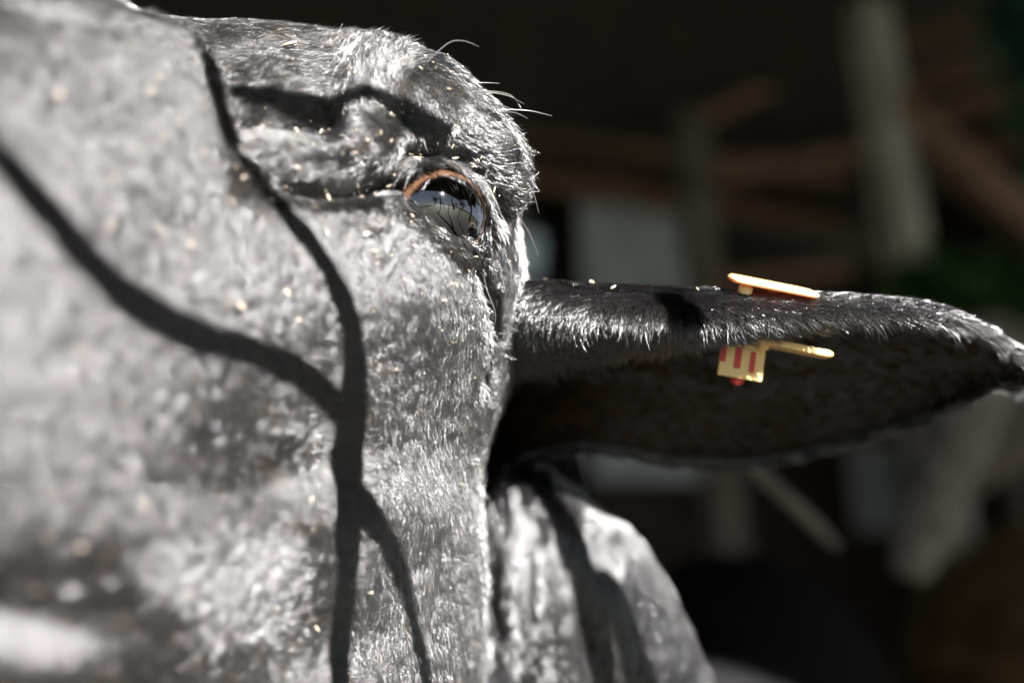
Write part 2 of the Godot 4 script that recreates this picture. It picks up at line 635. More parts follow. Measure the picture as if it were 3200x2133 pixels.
func build_cow() -> void:
	var cow := thing("cow", "black cow with a dusty coat turning one eye to the camera, sunlit face close up", "cow", Vector3(0.45, 0, -1.2))
	# ---- head surface
	var nu := 300
	var nv := 300
	var g := grid_surface(head_ctrl(), nu, nv)
	var n := grid_normals(g, Vector3.ZERO, P(1000, 1300, .62))
	for j in nv:
		var row: PackedVector3Array = g[j]
		var nr: PackedVector3Array = n[j]
		for i in nu:
			var vis := smoothstep(-0.25, 0.25, nr[i].dot((cam_t.origin - row[i]).normalized()))
			row[i] += nr[i] * face_push(to_px(row[i])) * vis
		g[j] = row
	n = grid_normals(g, Vector3.ZERO, P(1000, 1300, .62))
	head_pts = g
	head_nrm = n
	# ---- dusty folds of the neck behind the jaw
	var ng := grid_surface(neck_ctrl(), 120, 110)
	var nn := grid_normals(ng, Vector3.ZERO, P(1750, 1900, .65))
	for j in ng.size():
		var row: PackedVector3Array = ng[j]
		for i in row.size():
			var p := to_px(row[i])
			var h := 0.0
			# wrinkles run down the left fold, the right one is smoother
			var left := smoothstep(1880.0, 1700.0, p.x)
			h += sin(p.x * 0.060 + noise.get_noise_2dv(p * Vector2(0.006, 0.0012)) * 3.0) * 0.0013 * left
			h += noise.get_noise_2dv(p * Vector2(0.006, 0.002)) * 0.0025
			h -= 0.005 * exp(-pow((p.x - (1655.0 + (p.y - 1470.0) * 0.36)) / 38.0, 2.0)) * smoothstep(1460.0, 1600.0, p.y)
			row[i] += nn[j][i] * h
		ng[j] = row
	nn = grid_normals(ng, Vector3.ZERO, P(1750, 1900, .65))
	neck_pts = ng
	# ---- the rest of the animal, in the shade behind
	buf_clear()
	buf_grid(g, n, face_color)
	buf_grid(ng, nn, neck_color)
	var fwd := Vector3(0.20, 0, -0.98).normalized()
	var side := Vector3(0.98, 0, 0.20).normalized()
	var s0 := Vector3(0.25, 0.76, -1.24)
	var torso := lathe_rows([s0 - fwd * 0.02, s0 + fwd * 0.06, s0 + fwd * 0.30, s0 + fwd * 0.8, s0 + fwd * 1.3, s0 + fwd * 1.55, s0 + fwd * 1.62], [.03, .15, .23, .30, .27, .16, .02], [.03, .22, .33, .36, .33, .2, .02], side, Vector3.UP, 40, 60)
	buf_grid(torso, grid_normals(torso, Vector3.ZERO, s0 + fwd * 0.8), black_color)
	var nk := lathe_rows([P(1350, 1300, .66), Vector3(0.0, 0.90, -0.80), Vector3(0.10, 0.76, -1.0), s0 + fwd * 0.25], [.09, .10, .13, .2], [.13, .14, .19, .26], side, Vector3.UP, 30, 30)
	buf_grid(nk, grid_normals(nk, Vector3.ZERO, Vector3(0.06, 1.0, -0.8)), black_color)
	for l in [[0.18, 1], [0.18, -1], [1.38, 1], [1.38, -1]]:
		var hip: Vector3 = s0 + fwd * l[0] + side * 0.15 * l[1]
		var bk: float = 1.0 if l[0] > 1.0 else -1.0
		var leg := lathe_rows([hip + Vector3(0, -0.05, 0), hip + Vector3(0, -0.3, 0) - fwd * 0.03 * bk, Vector3(hip.x, 0.42, hip.z) + fwd * 0.05 * bk, Vector3(hip.x, 0.24, hip.z) + fwd * 0.04 * bk, Vector3(hip.x, 0.1, hip.z), Vector3(hip.x, 0.0, hip.z) - fwd * 0.03], [.11, .085, .05, .036, .042, .055], [.13, .10, .055, .038, .045, .06], side, fwd, 16, 24)
		buf_grid(leg, grid_normals(leg, Vector3.ZERO, Vector3(hip.x, 0.3, hip.z)), black_color)
	var body := put("body", mesh_of(buf_v, buf_n, buf_i, buf_c), M.skin, cow)
	# ---- fur on the face
	var clumps := []
	for k in 5:
		clumps.append(hair_clump(11 + k, 16, 0.36, 0.2, 0.018))
	var places := []
	var colors := PackedColorArray()
	for j in nv - 1:
		for i in nu - 1:
			var a: Vector3 = g[j][i]
			var nrm: Vector3 = n[j][i]
			var view := (cam_t.origin - a).normalized()
			if nrm.dot(view) < -0.55:
				continue
			var p := to_px(a)
			if p.x < -420.0 or p.y > 2450.0 or p.y < -330.0 or p.x > 1760.0:
				continue
			var eb: Vector3 = g[j][i + 1] - a
			var ec: Vector3 = g[j + 1][i] - a
			var area := eb.cross(ec).length() * 1e6      # mm2
			var eye := in_eye(p)
			if eye > 0.25:
				continue
			var cb := combed(p)
			var ln: float = cb[1]
			var want := area * 0.5 * minf(1.0, 49.0 / (ln * ln) + 0.25)
			var cnt := int(want)
			if rng.randf() < want - cnt:
				cnt += 1
			for q in cnt:
				var at: Vector3 = a + eb * rng.randf() + ec * rng.randf()
				var dir2: Vector2 = cb[0].rotated(rng.randfn() * 0.28 + noise.get_noise_2dv(p * 0.01) * 0.15)
				var dir := V(dir2.x, -dir2.y, 0.0)
				var size := ln * 0.00074 * rng.randf_range(0.7, 1.2)
				places.append(hair_frame(at, nrm, dir, size, cb[2] + rng.randfn() * 0.08))
				var dusty := clampf(noise.get_noise_2dv(p * 0.01) * 0.5 + 0.5, 0.0, 1.0)
				var t := rng.randf_range(0.7, 1.4) * lerpf(0.9, 1.25, dusty)
				colors.append(Color(0.0062 * t, 0.0058 * t, 0.0058 * t).lerp(Color(0.016 * t, 0.012 * t, 0.008 * t), smoothstep(0.5, 0.9, dusty + rng.randf_range(-0.25, 0.25))))
	fur("fur", body, places, colors, clumps, M.hair, "short glossy black hair of the face")
	# ---- short dusty hair of the neck
	places = []
	colors = PackedColorArray()
	for k in 34000:
		var j := rng.randi_range(0, ng.size() - 2)
		var i := rng.randi_range(0, 118)
		var nrm: Vector3 = nn[j][i]
		if nrm.dot((cam_t.origin - ng[j][i]).normalized()) < -0.2:
			continue
		var at: Vector3 = (ng[j][i] as Vector3).lerp(ng[j + 1][i + 1], rng.randf())
		var t := rng.randf_range(0.6, 1.3)
		places.append(hair_frame(at, nrm, V(0.2 + rng.randfn() * 0.2, -0.95, 0.0), rng.randf_range(0.004, 0.0065), 0.12 + rng.randfn() * 0.05))
		colors.append(Color(0.0062 * t, 0.0058 * t, 0.0058 * t))
	fur("neck_fur", body, places, colors, [clumps[0], clumps[1]], M.hair, "dusty hair on the neck folds")
	build_eye(cow)
	build_ear(cow, clumps)
	build_long_hairs(body)

func surface_at(px: float, py: float) -> Array:      # [point, normal] of the face seen at a pixel
	var best := 1e9
	var out := [Vector3.ZERO, Vector3.UP]
	var want := Vector2(px, py)
	for j in range(0, head_pts.size(), 2):
		for i in range(0, 300, 2):
			var p: Vector3 = head_pts[j][i]
			var d := to_px(p).distance_squared_to(want)
			if d < best + 400.0:
				if (head_nrm[j][i] as Vector3).dot(cam_t.origin - p) < -0.02:
					continue
				d += (p - cam_t.origin).length() * 40.0     # the nearer of two layers
				if d < best:
					best = d
					out = [p, head_nrm[j][i]]
	return out

func build_eye(cow: Node3D) -> void:
	var look := V(0.46, 0.13, 0.87).normalized()
	var r := 0.0262
	var c := cam_t * Vector3(-0.0330, 0.0615, -0.4625) - look * 0.0128     # the way the eye faces
	var x := Vector3.UP.cross(look).normalized()
	var y := look.cross(x)
	# eyeball: dark brown sclera
	var white := mat(Color(.045, .022, .012), 0.25, 0.5)
	var v := PackedVector3Array()
	var n := PackedVector3Array()
	var col := PackedColorArray()
	var idx := PackedInt32Array()
	var ir := 0.0235
	var cut := asin(ir / r)
	for k in 33:
		var th := lerpf(cut, PI, k / 32.0)
		for q in 65:
			var an := TAU * q / 64.0
			var e := look * cos(th) + (x * cos(an) + y * sin(an)) * sin(th)
			v.append(c + e * r)
			n.append(e)
	for k in 32:
		for q in 64:
			var a := k * 65 + q
			idx.append_array([a, a + 1, a + 65, a + 1, a + 66, a + 65])
	var eye := put("eye", mesh_of(v, n, idx), white, cow)
	tag(eye, "wet brown eye with a wide dark pupil", "")
	v = PackedVector3Array()
	n = PackedVector3Array()
	idx = PackedInt32Array()
	# iris under the wet cornea: radial fibres and a wide dark pupil
	var rings := 40
	var segs := 160
	for k in rings + 1:
		var t := float(k) / rings
		for s in segs + 1:
			var an := TAU * s / segs
			var e := x * cos(an) + y * sin(an)
			var th := cut * 1.02 * t
			var q := (look * cos(th) + e * sin(th)).normalized()
			v.append(c + q * (r + 0.0012 * (1.0 - t * t)))
			n.append((q + e * 0.04 * t).normalized())
			var pup := Vector2((cos(an) * t - 0.05) / 0.78, (sin(an) * t + 0.16) / 0.62).length()
			var fib := noise.get_noise_2d(cos(an) * 40.0, sin(an) * 40.0) * 0.5 + noise.get_noise_2d(an * 9.0, t * 3.0) * 0.3
			var edge := smoothstep(0.92 + fib * 0.12, 1.04 + fib * 0.12, pup)
			var k1 := 1.0 + fib * 0.7
			var brown := Color(0.07 * k1, 0.038 * k1, 0.024 * k1)
			col.append(Color(0.0, 0.0, 0.0).lerp(brown, edge))
	for k in rings:
		for s in segs:
			var a := k * (segs + 1) + s
			idx.append_array([a, a + 1, a + segs + 1, a + 1, a + segs + 2, a + segs + 1])
	var im := mat(Color(1, 1, 1), 0.03, 0.71)
	im.clearcoat_enabled = true
	im.clearcoat = 1.0
	im.clearcoat_roughness = 0.02
	im.vertex_color_use_as_albedo = true
	var iris := put("iris", mesh_of(v, n, idx, col), im, eye)
	tag(iris, "brown iris with a wide black pupil", "")
func ear_sections() -> Array:   # px, top, upper lip, lower lip, bottom (py), middle d, depth behind, depth in front of the upper and of the lower lip
	return [[1470, 915, 1150, 1260, 1500, .575, .03, .03, .03], [1640, 884, 1130, 1330, 1445, .535, .032, .034, .02], [1850, 893, 1100, 1345, 1408, .522, .034, .040, .016], [2100, 908, 1070, 1385, 1446, .515, .036, .042, .012], [2350, 922, 1045, 1400, 1454, .511, .036, .040, .010], [2600, 932, 1012, 1372, 1406, .51, .032, .032, .008], [2850, 952, 1004, 1304, 1332, .51, .024, .020, .006], [3020, 1005, 1038, 1242, 1264, .512, .016, .011, .004], [3130, 1065, 1086, 1190, 1203, .515, .010, .006, .003], [3205, 1128, 1134, 1150, 1158, .517, .004, .002, .002]]

func build_ear(cow: Node3D, clumps: Array) -> void:
	var rows := []
	for s in ear_sections():
		var px: float = s[0]
		var dm: float = s[5]
		var mid: float = (s[1] + s[4]) * 0.5
		s[3] = s[4] - 14.0
		var tk := 16.0 * clampf((3200.0 - px) / 300.0, 0.15, 1.0)
		var pts := [
			[s[2], dm - s[7] * 0.93], [s[2] - (s[2] - s[1]) * 0.45, dm - s[7]], [s[1] + (s[2] - s[1]) * 0.18, dm - s[7] * 0.7], [s[1], dm - s[7] * 0.1],
			[s[1] + (mid - s[1]) * 0.25, dm + s[6] * 0.75], [mid - 40.0, dm + s[6]], [mid + 60.0, dm + s[6]], [s[4] - (s[4] - mid) * 0.25, dm + s[6] * 0.7],
			[s[4], dm], [s[4] - (s[4] - s[3]) * 0.35, dm - 0.004], [s[3], dm - 0.003],
			[s[4] - (s[4] - s[3]) * 0.55 - tk, dm + s[6] * 0.35], [mid + 60.0, dm + s[6] - .004 - .004 * sin(px * .01)], [mid, dm + s[6] * 0.72], [mid - 50.0, dm + s[6] - .004], [s[1] + (mid - s[1]) * 0.35 + tk, dm + s[6] * 0.6],
			[s[1] + tk * 1.4, dm - s[7] * 0.1], [s[1] + (s[2] - s[1]) * 0.3 + tk, dm - s[7] * 0.6], [s[2], dm - s[7] * 0.93]]
		var row := []
		for q in pts:
			var low: float = smoothstep(s[1], s[4], q[0])
			row.append(P(px, q[0], q[1] + low * maxf(0.0, (s[4] - s[2]) * 0.000164 * 1.9 - s[7])))
		rows.append(row)
	var g := grid_surface(rows, 109, 120)
	var n := grid_normals(g, Vector3.ZERO, P(2300, 1200, .51))
	# the sign was taken on the outside (column 36 of 109, the back)
	buf_clear()
	buf_grid(g, n, ear_color)
	var ear := put("ear", mesh_of(buf_v, buf_n, buf_i, buf_c), M.skin, cow)
	tag(ear, "black furred ear held out sideways, dark bare inside", "")
	var places := []
	var colors := PackedColorArray()
	for j in 119:
		for i in 108:
			var a: Vector3 = g[j][i]
			var eb: Vector3 = g[j][i + 1] - a
			var ec: Vector3 = g[j + 1][i] - a
			var nrm: Vector3 = n[j][i]
			var outer := i <= 60
			var area := eb.cross(ec).length() * 1e6
			var want := area * (0.28 if outer else 0.05)
			if i > 100:
				want = area * 0.3
			if i > 40 and i < 66:
				want = area * 0.08
			var cnt := int(want)
			if rng.randf() < want - cnt:
				cnt += 1
			for q in cnt:
				var at: Vector3 = a + eb * rng.randf() + ec * rng.randf()
				var root_end := smoothstep(2350.0, 2050.0, to_px(at).x)
				var dir := V(0.9, -0.5, 0.1).lerp(V(0.6, -0.6, 0.6), root_end)
				var size := 0.008
				if i < 22:
					dir = V(0.75, -0.7, 0.2).lerp(V(-0.05, -1.0, 0.0), root_end)
					size = 0.0105
				elif i > 60:
					dir = V(1.0, -0.1, 0.0)
					size = 0.006
				elif i > 36:
					dir = V(0.9, -0.2, 0.0)
				var tt := rng.randf_range(0.6, 1.4)
				size *= rng.randf_range(0.7, 1.25)
				places.append(hair_frame(at, nrm, dir.rotated(nrm, rng.randfn() * 0.25), size, 0.3))
				colors.append(Color(0.0062 * tt, 0.0058 * tt, 0.0056 * tt) if outer else Color(0.010 * tt, 0.007 * tt, 0.005 * tt))
	fur("ear_fur", ear, places, colors, [clumps[0], clumps[2], clumps[3]], M.hair, "black hair lying along the ear")

func ear_color(p: Vector3, _n: Vector3, i: int, _j: int) -> Color:
	if i <= 60:
		return Color(0.0079, 0.0079, 0.0079)
	var a := 1.0 + noise.get_noise_3dv(p * 40.0) * 0.6
	return Color(0.024 * a, 0.015 * a, 0.009 * a)

func build_long_hairs(body: Node3D) -> void:
	var m := mat(Color(.07, .065, .06), 0.3, 0.7)
	# each: root and two further points, in pixels
	var list := [
		[[1330, 200], [1400, 135], [1450, 128], [1496, 145]], [[1330, 168], [1390, 175], [1430, 195], [1475, 236]], [[1390, 215], [1440, 212], [1475, 228]], [[1440, 265], [1500, 258], [1560, 260]],
		[[1470, 290], [1540, 285], [1600, 300], [1632, 345]], [[1475, 288], [1530, 288], [1590, 300], [1638, 325]], [[1500, 325], [1550, 325], [1602, 340]], [[1510, 345], [1560, 342], [1650, 345], [1725, 362]], [[1535, 370], [1570, 352], [1610, 352], [1650, 370]],
		[[1480, 290], [1530, 340], [1570, 370], [1597, 400]], [[1530, 345], [1580, 390], [1620, 430], [1640, 468]], [[1590, 540], [1630, 560], [1665, 600], [1684, 666]], [[1590, 560], [1625, 590], [1650, 610]],
		[[1600, 640], [1630, 690], [1655, 730], [1684, 800]], [[1595, 690], [1620, 740], [1640, 770]], [[1600, 480], [1615, 520], [1630, 560]],
		[[1180, 130], [1225, 128], [1265, 122]], [[1210, 150], [1260, 132], [1296, 122]], [[1260, 165], [1300, 150], [1330, 152]],
		[[1590, 600], [1612, 640], [1620, 690]], [[1560, 330], [1600, 400], [1612, 440]],
		[[1500, 800], [1520, 900], [1548, 980], [1540, 1040]], [[1495, 850], [1510, 930], [1530, 980]], [[1495, 1350], [1520, 1400], [1525, 1440]], [[1490, 1480], [1505, 1530], [1530, 1560]]]
	var k := 0
	for h in list:
		var s: Array = surface_at(h[0][0], h[0][1])
		var root: Vector3 = s[0]
		var d0 := -(cam_t.affine_inverse() * root).z
		var pts := []
		for q in h.size():
			pts.append(P(h[q][0], h[q][1], d0 + 0.004 * q * (1 if k % 2 else -0.3)))
		pts[0] = root
		put("long_hair", tube(pts, [0.00028, 0.00026, 0.0002, 0.00007], 5, 14), m, body)
		k += 1
	# lashes of the upper lid
	for q in 34:
		var t := q / 33.0
		var up: Array = [Vector3(1380, 508, 0), Vector3(1450, 540, 0), Vector3(1505, 610, 0), Vector3(1530, 690, 0), Vector3(1525, 760, 0)]
		var b: Vector3 = spline(up, 34)[q]
		var s: Array = surface_at(b.x, b.y)
		var root: Vector3 = s[0]
		var l := rng.randf_range(0.012, 0.022)
		var dir := V(0.75 - 0.25 * t + rng.randfn() * 0.12, -0.35 - 0.5 * t + rng.randfn() * 0.12, 0.45).normalized()
		var tip := root + dir * l + V(0, -0.25, 0) * l
		put("eyelash", tube([root, root + dir * l * 0.55 + V(0, 0.1, 0.1) * l, tip], [0.00022, 0.00016, 0.00004], 5, 8), m, body)

func rounded_plate(c: Vector3, x: Vector3, y: Vector3, z: Vector3, hx: float, hy: float, hz: float, rad: float, bev := 0.0006) -> ArrayMesh:   # rounded rectangle in x/z, thickness 2*hy along y
	var out := []
	for k in 32:
		var an := TAU * (k + 0.5) / 32.0
		var q := Vector2(signf(cos(an)) * (hx - rad) + cos(an) * rad, signf(sin(an)) * (hz - rad) + sin(an) * rad)
		out.append(q)
	var st := SurfaceTool.new()
	st.begin(Mesh.PRIMITIVE_TRIANGLES)
	st.set_smooth_group(-1)
	var lv := [[-hy, bev], [-hy + bev, 0.0], [hy - bev, 0.0], [hy, bev]]
	for l in 3:
		for k in 32:
			var p0: Vector2 = out[k]
			var p1: Vector2 = out[(k + 1) % 32]
			var q := []
			for w in [[p0, l], [p1, l], [p0, l + 1], [p1, l + 1]]:
				var s: float = 1.0 - lv[w[1]][1] / hx
				q.append(c + x * w[0].x * s + z * w[0].y * s + y * lv[w[1]][0])
			for w in [q[0], q[1], q[2], q[1], q[3], q[2]]:
				st.add_vertex(w)
	for e in [0, 3]:
		var s: float = 1.0 - bev / hx
		for k in 32:
			var p0: Vector2 = out[k] * s
			var p1: Vector2 = out[(k + 1) % 32] * s
			var o: Vector3 = y * lv[e][0]
			var a: Vector3 = c + x * p0.x + z * p0.y + o
			var b: Vector3 = c + x * p1.x + z * p1.y + o
			for w in ([c + o, a, b] if e == 3 else [c + o, b, a]):
				st.add_vertex(w)
	st.generate_normals()
	return st.commit()

func build_ear_tag() -> void:
	var t := thing("ear_tag", "yellow plastic ear tag with red print clipped through the cow's ear", "ear tag", P(2420, 990, .49))
	var yel := mat(Color(.74, .52, .22), 0.42, 0.5)
	yel.subsurf_scatter_enabled = true
	yel.subsurf_scatter_strength = 0.12
	yel.backlight_enabled = true
	yel.backlight = Color(0.5, 0.32, 0.1)
	var red := mat(Color(.42, .025, .02), 0.5, 0.5)
	var px := 0.49 / FOCAL
	# outer plate above the ear, seen nearly edge on
	var x := V(0.975, -0.20, 0.08).normalized()
	var z := V(0.02, 0.16, -1.0).normalized()
	var y := z.cross(x).normalized()
	z = x.cross(y).normalized()
	put("outer_plate", rounded_plate(P(2415, 893, .492), x, y, z, 135 * px, 8 * px, 95 * px, 40 * px, 0.0009), yel, t)
	put("outer_button", rounded_plate(P(2330, 905, .487), x, y, z, 22 * px, 14 * px, 22 * px, 21 * px, 0.0009), yel, t)
	put("pin", tube([P(2420, 900, .495), P(2400, 1000, .50), P(2385, 1090, .503)], [0.003, 0.003, 0.003], 10, 6), yel, t)
	# inner plate inside the ear
	x = V(0.975, -0.20, 0.05).normalized()
	z = V(0.0, -0.06, -1.0).normalized()
	y = z.cross(x).normalized()
	z = x.cross(y).normalized()
	put("inner_plate", rounded_plate(P(2470, 1085, .503), x, y, z, 130 * px, 10 * px, 60 * px, 30 * px, 0.0009), yel, t)
	# square flag hanging below it, with red print
	var fx := V(0.985, -0.17, 0.02).normalized()
	var fz := V(-0.14, -0.985, 0.03).normalized()
	var fy := fx.cross(fz).normalized()
	if fy.dot(V(0, 0, 1)) < 0.0:
		fy = -fy
	var fc := P(2318, 1128, .507)
	put("flag", rounded_plate(fc, fx, fy, fz, 72 * px, 6 * px, 56 * px, 5 * px, 0.0003), yel, t)
	for b in [[-62, -14, 9, 26], [-14, -8, 11, 34], [34, -2, 9, 34]]:
		put("print", rounded_plate(fc + fx * b[0] * px + fz * b[1] * px + fy * 7.0 * px, fx, fy, fz, b[2] * px, 1.2 * px, b[3] * px, 2 * px, 0.0001), red, t)
	put("red_tip", tube([fc + fz * 40 * px - fy * 31 * px, fc + fz * 62 * px - fy * 31 * px, fc + fz * 74 * px - fy * 31 * px, fc + fz * 79 * px - fy * 31 * px], [24 * px, 24 * px, 18 * px, 5 * px], 14, 12), red, t)

func neck_at(px: float, py: float) -> Vector3:
	var best := 1e9
	var out := Vector3.ZERO
	for j in neck_pts.size():
		for i in 120:
			var p: Vector3 = neck_pts[j][i]
			var d := to_px(p).distance_squared_to(Vector2(px, py)) + (p - cam_t.origin).length() * 8000.0
			if d < best:
				best = d
				out = p
	return out

func build_branch() -> void:
	# a bare forked creeper hangs from the eave between the sun and the cow; it draws the dark lines on the face
	var b := thing("hanging_creeper", "bare forked creeper stem hanging from the eave, its shadow crossing the cow's face", "creeper", P(600, 300, .36) + sun_dir * 0.5)
	var dist := 0.42
	var stems := [
		["stem", [[560, 90], [620, 165], [662, 250], [680, 330], [710, 430], [770, 520], [860, 630], [960, 735], [1040, 860], [1090, 980], [1115, 1100], [1112, 1220], [1090, 1330], [1092, 1450], [1095, 1560], [1075, 1700], [1078, 1850], [1065, 2000], [1050, 2200]], [.0030, .0032, .0034, .0036, .0036, .0040, .0052, .0074, .0064, .0050, .0045], true, 0],
		["twig", [[640, 200], [740, 262], [830, 308], [930, 345], [1020, 360], [1100, 305], [1180, 300], [1250, 345], [1310, 410], [1370, 480]], [.0028, .0036, .0040, .0044, .005, .005, .003], false, 0],
		["stem", [[-90, 400], [60, 560], [170, 680], [270, 820], [370, 920], [480, 1005], [620, 1060], [760, 1090], [880, 1130], [980, 1195], [1070, 1290]], [.0050, .0055, .0055, .0055, .005, .0048, .005], true, 0],
		["twig", [[1120, 1560], [1190, 1670], [1245, 1760], [1275, 1880], [1300, 2000], [1340, 2200]], [.006, .0048, .004, .0034, .003], false, 0],
		["twig", [[1490, 350], [1530, 440], [1560, 530], [1580, 610]], [.0012, .0014, .0012], false, 0],
		["twig", [[1480, 790], [1500, 860], [1525, 950], [1545, 1040], [1540, 1130], [1515, 1220]], [.0014, .0018, .0024, .0022, .0012], false, 0],
		["stem", [[1655, 1460], [1720, 1580], [1790, 1700], [1840, 1800], [1865, 1900], [1880, 2050], [1885, 2250]], [.0055, .006, .0062, .006, .006], true, 1],
		["twig", [[1880, 1790], [1930, 1880], [1965, 1990], [1995, 2100], [2030, 2250]], [.004, .008, .009, .010], false, 1]]
	for s in stems:
		var pts := []
		for q in s[1]:
			var at: Vector3 = neck_at(q[0], q[1]) if s[4] == 1 else surface_at(q[0], q[1])[0]
			pts.append(at + sun_dir * (dist + (0.1 if s[4] == 1 else 0.0)))
		# smooth the caster so that it is a natural stem and not a copy of the relief
		for it in 2:
			var sm := pts.duplicate()
			for k in range(1, pts.size() - 1):
				sm[k] = (pts[k - 1] + pts[k] * 3.0 + pts[k + 1]) / 5.0
			pts = sm
		var rad: Array = s[2].duplicate()
		if s[3]:
			var first: Vector3 = pts[0]
			var top := first + sun_dir * 1.45
			pts.push_front(first + sun_dir * 0.35)
			pts.push_front(first + sun_dir * 0.9)
			pts.push_front(top)
			rad.push_front(.006)
		for k in rad.size():
			rad[k] *= 1.12
		put(s[0], rough_tube(pts, rad, 9, 110, 0.0020, 42.0), M.bark, b)

func build_barn() -> void:
	var barn := thing("barn", "open timber barn with posts, rafters and weathered board wall in deep shade behind the cow", "barn", P(2780, 900, 3.2) * Vector3(1, 0, 1))
	var post := func(px: float, py: float, d: float, w: float, m: Material, top: float) -> void:
		var p := P(px, py, d)
		put("post", beam(Vector3(p.x, 0, p.z), Vector3(p.x, top, p.z), w, w, V(0.3, 0, 1), 0.01), m, barn)
	post.call(2785, 500, 3.1, .115, M.old_wood, 2.9)
	post.call(2178, 650, 4.4, .125, M.log, 3.3)
	# brace and battens to the right of the post
	put("brace", beam(P(2790, 330, 3.15), P(3330, 800, 3.0), .10, .10), M.brown_wood, barn)
	for q in [[2790, 150, 3160, 40], [2800, 290, 3190, 165], [2820, 400, 3220, 275], [2960, 500, 3240, 420]]:
		put("batten", beam(P(q[0], q[1], 3.6), P(q[2], q[3], 3.3), .06, .075), M.brown_wood, barn)
	for q in [[2200, 370, 2720, 130], [2230, 560, 2700, 470], [2230, 880, 2650, 845]]:
		put("batten", beam(P(q[0], q[1], 4.2), P(q[2], q[3], 4.6), .05, .06), M.brown_wood, barn)
	# rafters under the roof
	for k in 6:
		var y0 := -240.0 + k * 150.0
		put("rafter", beam(P(300, y0 - 170, 3.0 + k * 0.3), P(2650, y0 + 205, 4.2 + k * 0.3), .08, .11), M.brown_wood, barn)
	# back wall of upright boards
	var right := Vector3(0.96, 0, -0.26)
	var o := P(2150, 900, 5.4) * Vector3(1, 0, 1)
	for k in 26:
		var a: Vector3 = o - right * (0.005 + k * 0.172)
		if k >= 4 and k < 6:
			continue
		var hgt := 3.2 + 0.02 * sin(k * 2.3)
		put("wall_board", beam(a + Vector3(0, 1.69, 0), a + Vector3(0, hgt, 0), 0.164, 0.022, right.cross(Vector3.UP), 0.004), M.grey_wood, barn)
	for k in 3:
		var a: Vector3 = o + right * (1.25 + k * 0.172) + Vector3(0, 0, -0.8)
		put("wall_board", beam(a + Vector3(0, 1.5, 0), a + Vector3(0, 2.05, 0), 0.164, 0.022, right.cross(Vector3.UP), 0.004), M.grey_wood, barn)
	# dark boarding closes the rest of the back
	put("back_panel", beam(o - right * 6.0 + Vector3(0, 1.7, -1.2), o + right * 4.0 + Vector3(0, 1.7, -1.2), 0.05, 3.6), M.roof, barn)
	put("side_panel", beam(Vector3(2.45, 1.65, -3.9), Vector3(2.45, 1.65, -8.0), 0.05, 3.3), M.roof, barn)
	put("side_panel", beam(Vector3(-3.2, 1.7, 0.4), Vector3(-3.2, 1.7, -7.0), 0.05, 3.6), M.roof, barn)
	# roof: its front edge lets the sun in under it just as far as the head
	var edge := P(700, 20, .45)
	var t := (2.45 - (edge.y + 0.09)) / sun_dir.y
	var ez := (edge + sun_dir * t).z
	put("roof", beam(Vector3(0.5, 2.52, ez), Vector3(0.5, 3.75, -8.0), 7.8, 0.06), M.roof, barn)
	put("eave_beam", beam(Vector3(-3.4, 2.42, ez - 0.1), Vector3(4.4, 2.42, ez - 0.1), 0.1, 0.12), M.brown_wood, barn)

func leaf_mesh(l: float, w: float) -> ArrayMesh:
	var st := SurfaceTool.new()
	st.begin(Mesh.PRIMITIVE_TRIANGLES)
	st.set_smooth_group(-1)
	var p := [Vector3(0, 0, 0), Vector3(l * .4, 0.08 * l, w), Vector3(l * .4, 0.0, 0), Vector3(l * .4, 0.08 * l, -w), Vector3(l, -0.1 * l, 0)]
	for q in [[0, 1, 2], [0, 2, 3], [1, 4, 2], [2, 4, 3]]:
		for k in q:
			st.add_vertex(p[k])
	st.generate_normals()
	return st.commit()

func foliage(parent: Node, centre: Vector3, size: Vector3, count: int, leaf: Mesh, col: Color, called := "crown") -> void:
	var mm := MultiMesh.new()
	mm.transform_format = MultiMesh.TRANSFORM_3D
	mm.use_colors = true
	mm.mesh = leaf
	mm.instance_count = count
	var lobes := []
	for k in 14:
		lobes.append([Vector3(rng.randfn(), rng.randfn(), rng.randfn()).normalized() * pow(rng.randf(), 0.5) * 0.75, rng.randf_range(0.22, 0.42)])
	for k in count:
		var lb: Array = lobes[rng.randi() % 14]
		var dir := Vector3(rng.randfn(), rng.randfn(), rng.randfn()).normalized()
		var at: Vector3 = centre + (lb[0] + dir * lb[1] * pow(rng.randf(), 0.4)) * size
		var b := Basis.from_euler(Vector3(rng.randf_range(-0.8, 0.8), rng.randf() * TAU, rng.randf_range(-0.9, 0.5))).scaled(Vector3.ONE * rng.randf_range(0.7, 1.3))
		mm.set_instance_transform(k, Transform3D(b, at))
		var t := rng.randf_range(0.6, 1.35)
		mm.set_instance_color(k, Color(col.r * t, col.g * t, col.b * t))
	var o := MultiMeshInstance3D.new()
	o.name = called
	o.multimesh = mm
	o.material_override = M.leaf
	parent.add_child(o, true)
	o.global_transform = Transform3D()
	tag(o, "", "", "", "stuff")

func tree(at: Vector3, h: float, w: float, label: String, count: int, col: Color) -> void:
	var t := thing("tree", label, "tree", at, "trees across the pasture")
	put("trunk", rough_tube([at, at + Vector3(0.05, h * .35, 0), at + Vector3(-0.05, h * .6, 0.05), at + Vector3(0.05, h * .85, 0)], [w * .07, w * .05, w * .035, w * .012], 10, 24, 0.03, 4.0), M.bark, t)
	for k in 6:
		var an := TAU * k / 6.0 + rng.randf()
		var s := at + Vector3(0, h * (0.35 + 0.06 * k), 0)
		put("limb", tube([s, s + Vector3(cos(an) * w * .2, h * .1, sin(an) * w * .2), s + Vector3(cos(an) * w * .38, h * .16, sin(an) * w * .38)], [w * .022, w * .016, w * .006], 7, 10), M.bark, t)
	foliage(t, at + Vector3(0, h * .62, 0), Vector3(w * .5, h * .4, w * .5), count, leaf_mesh(0.22, 0.09), col)

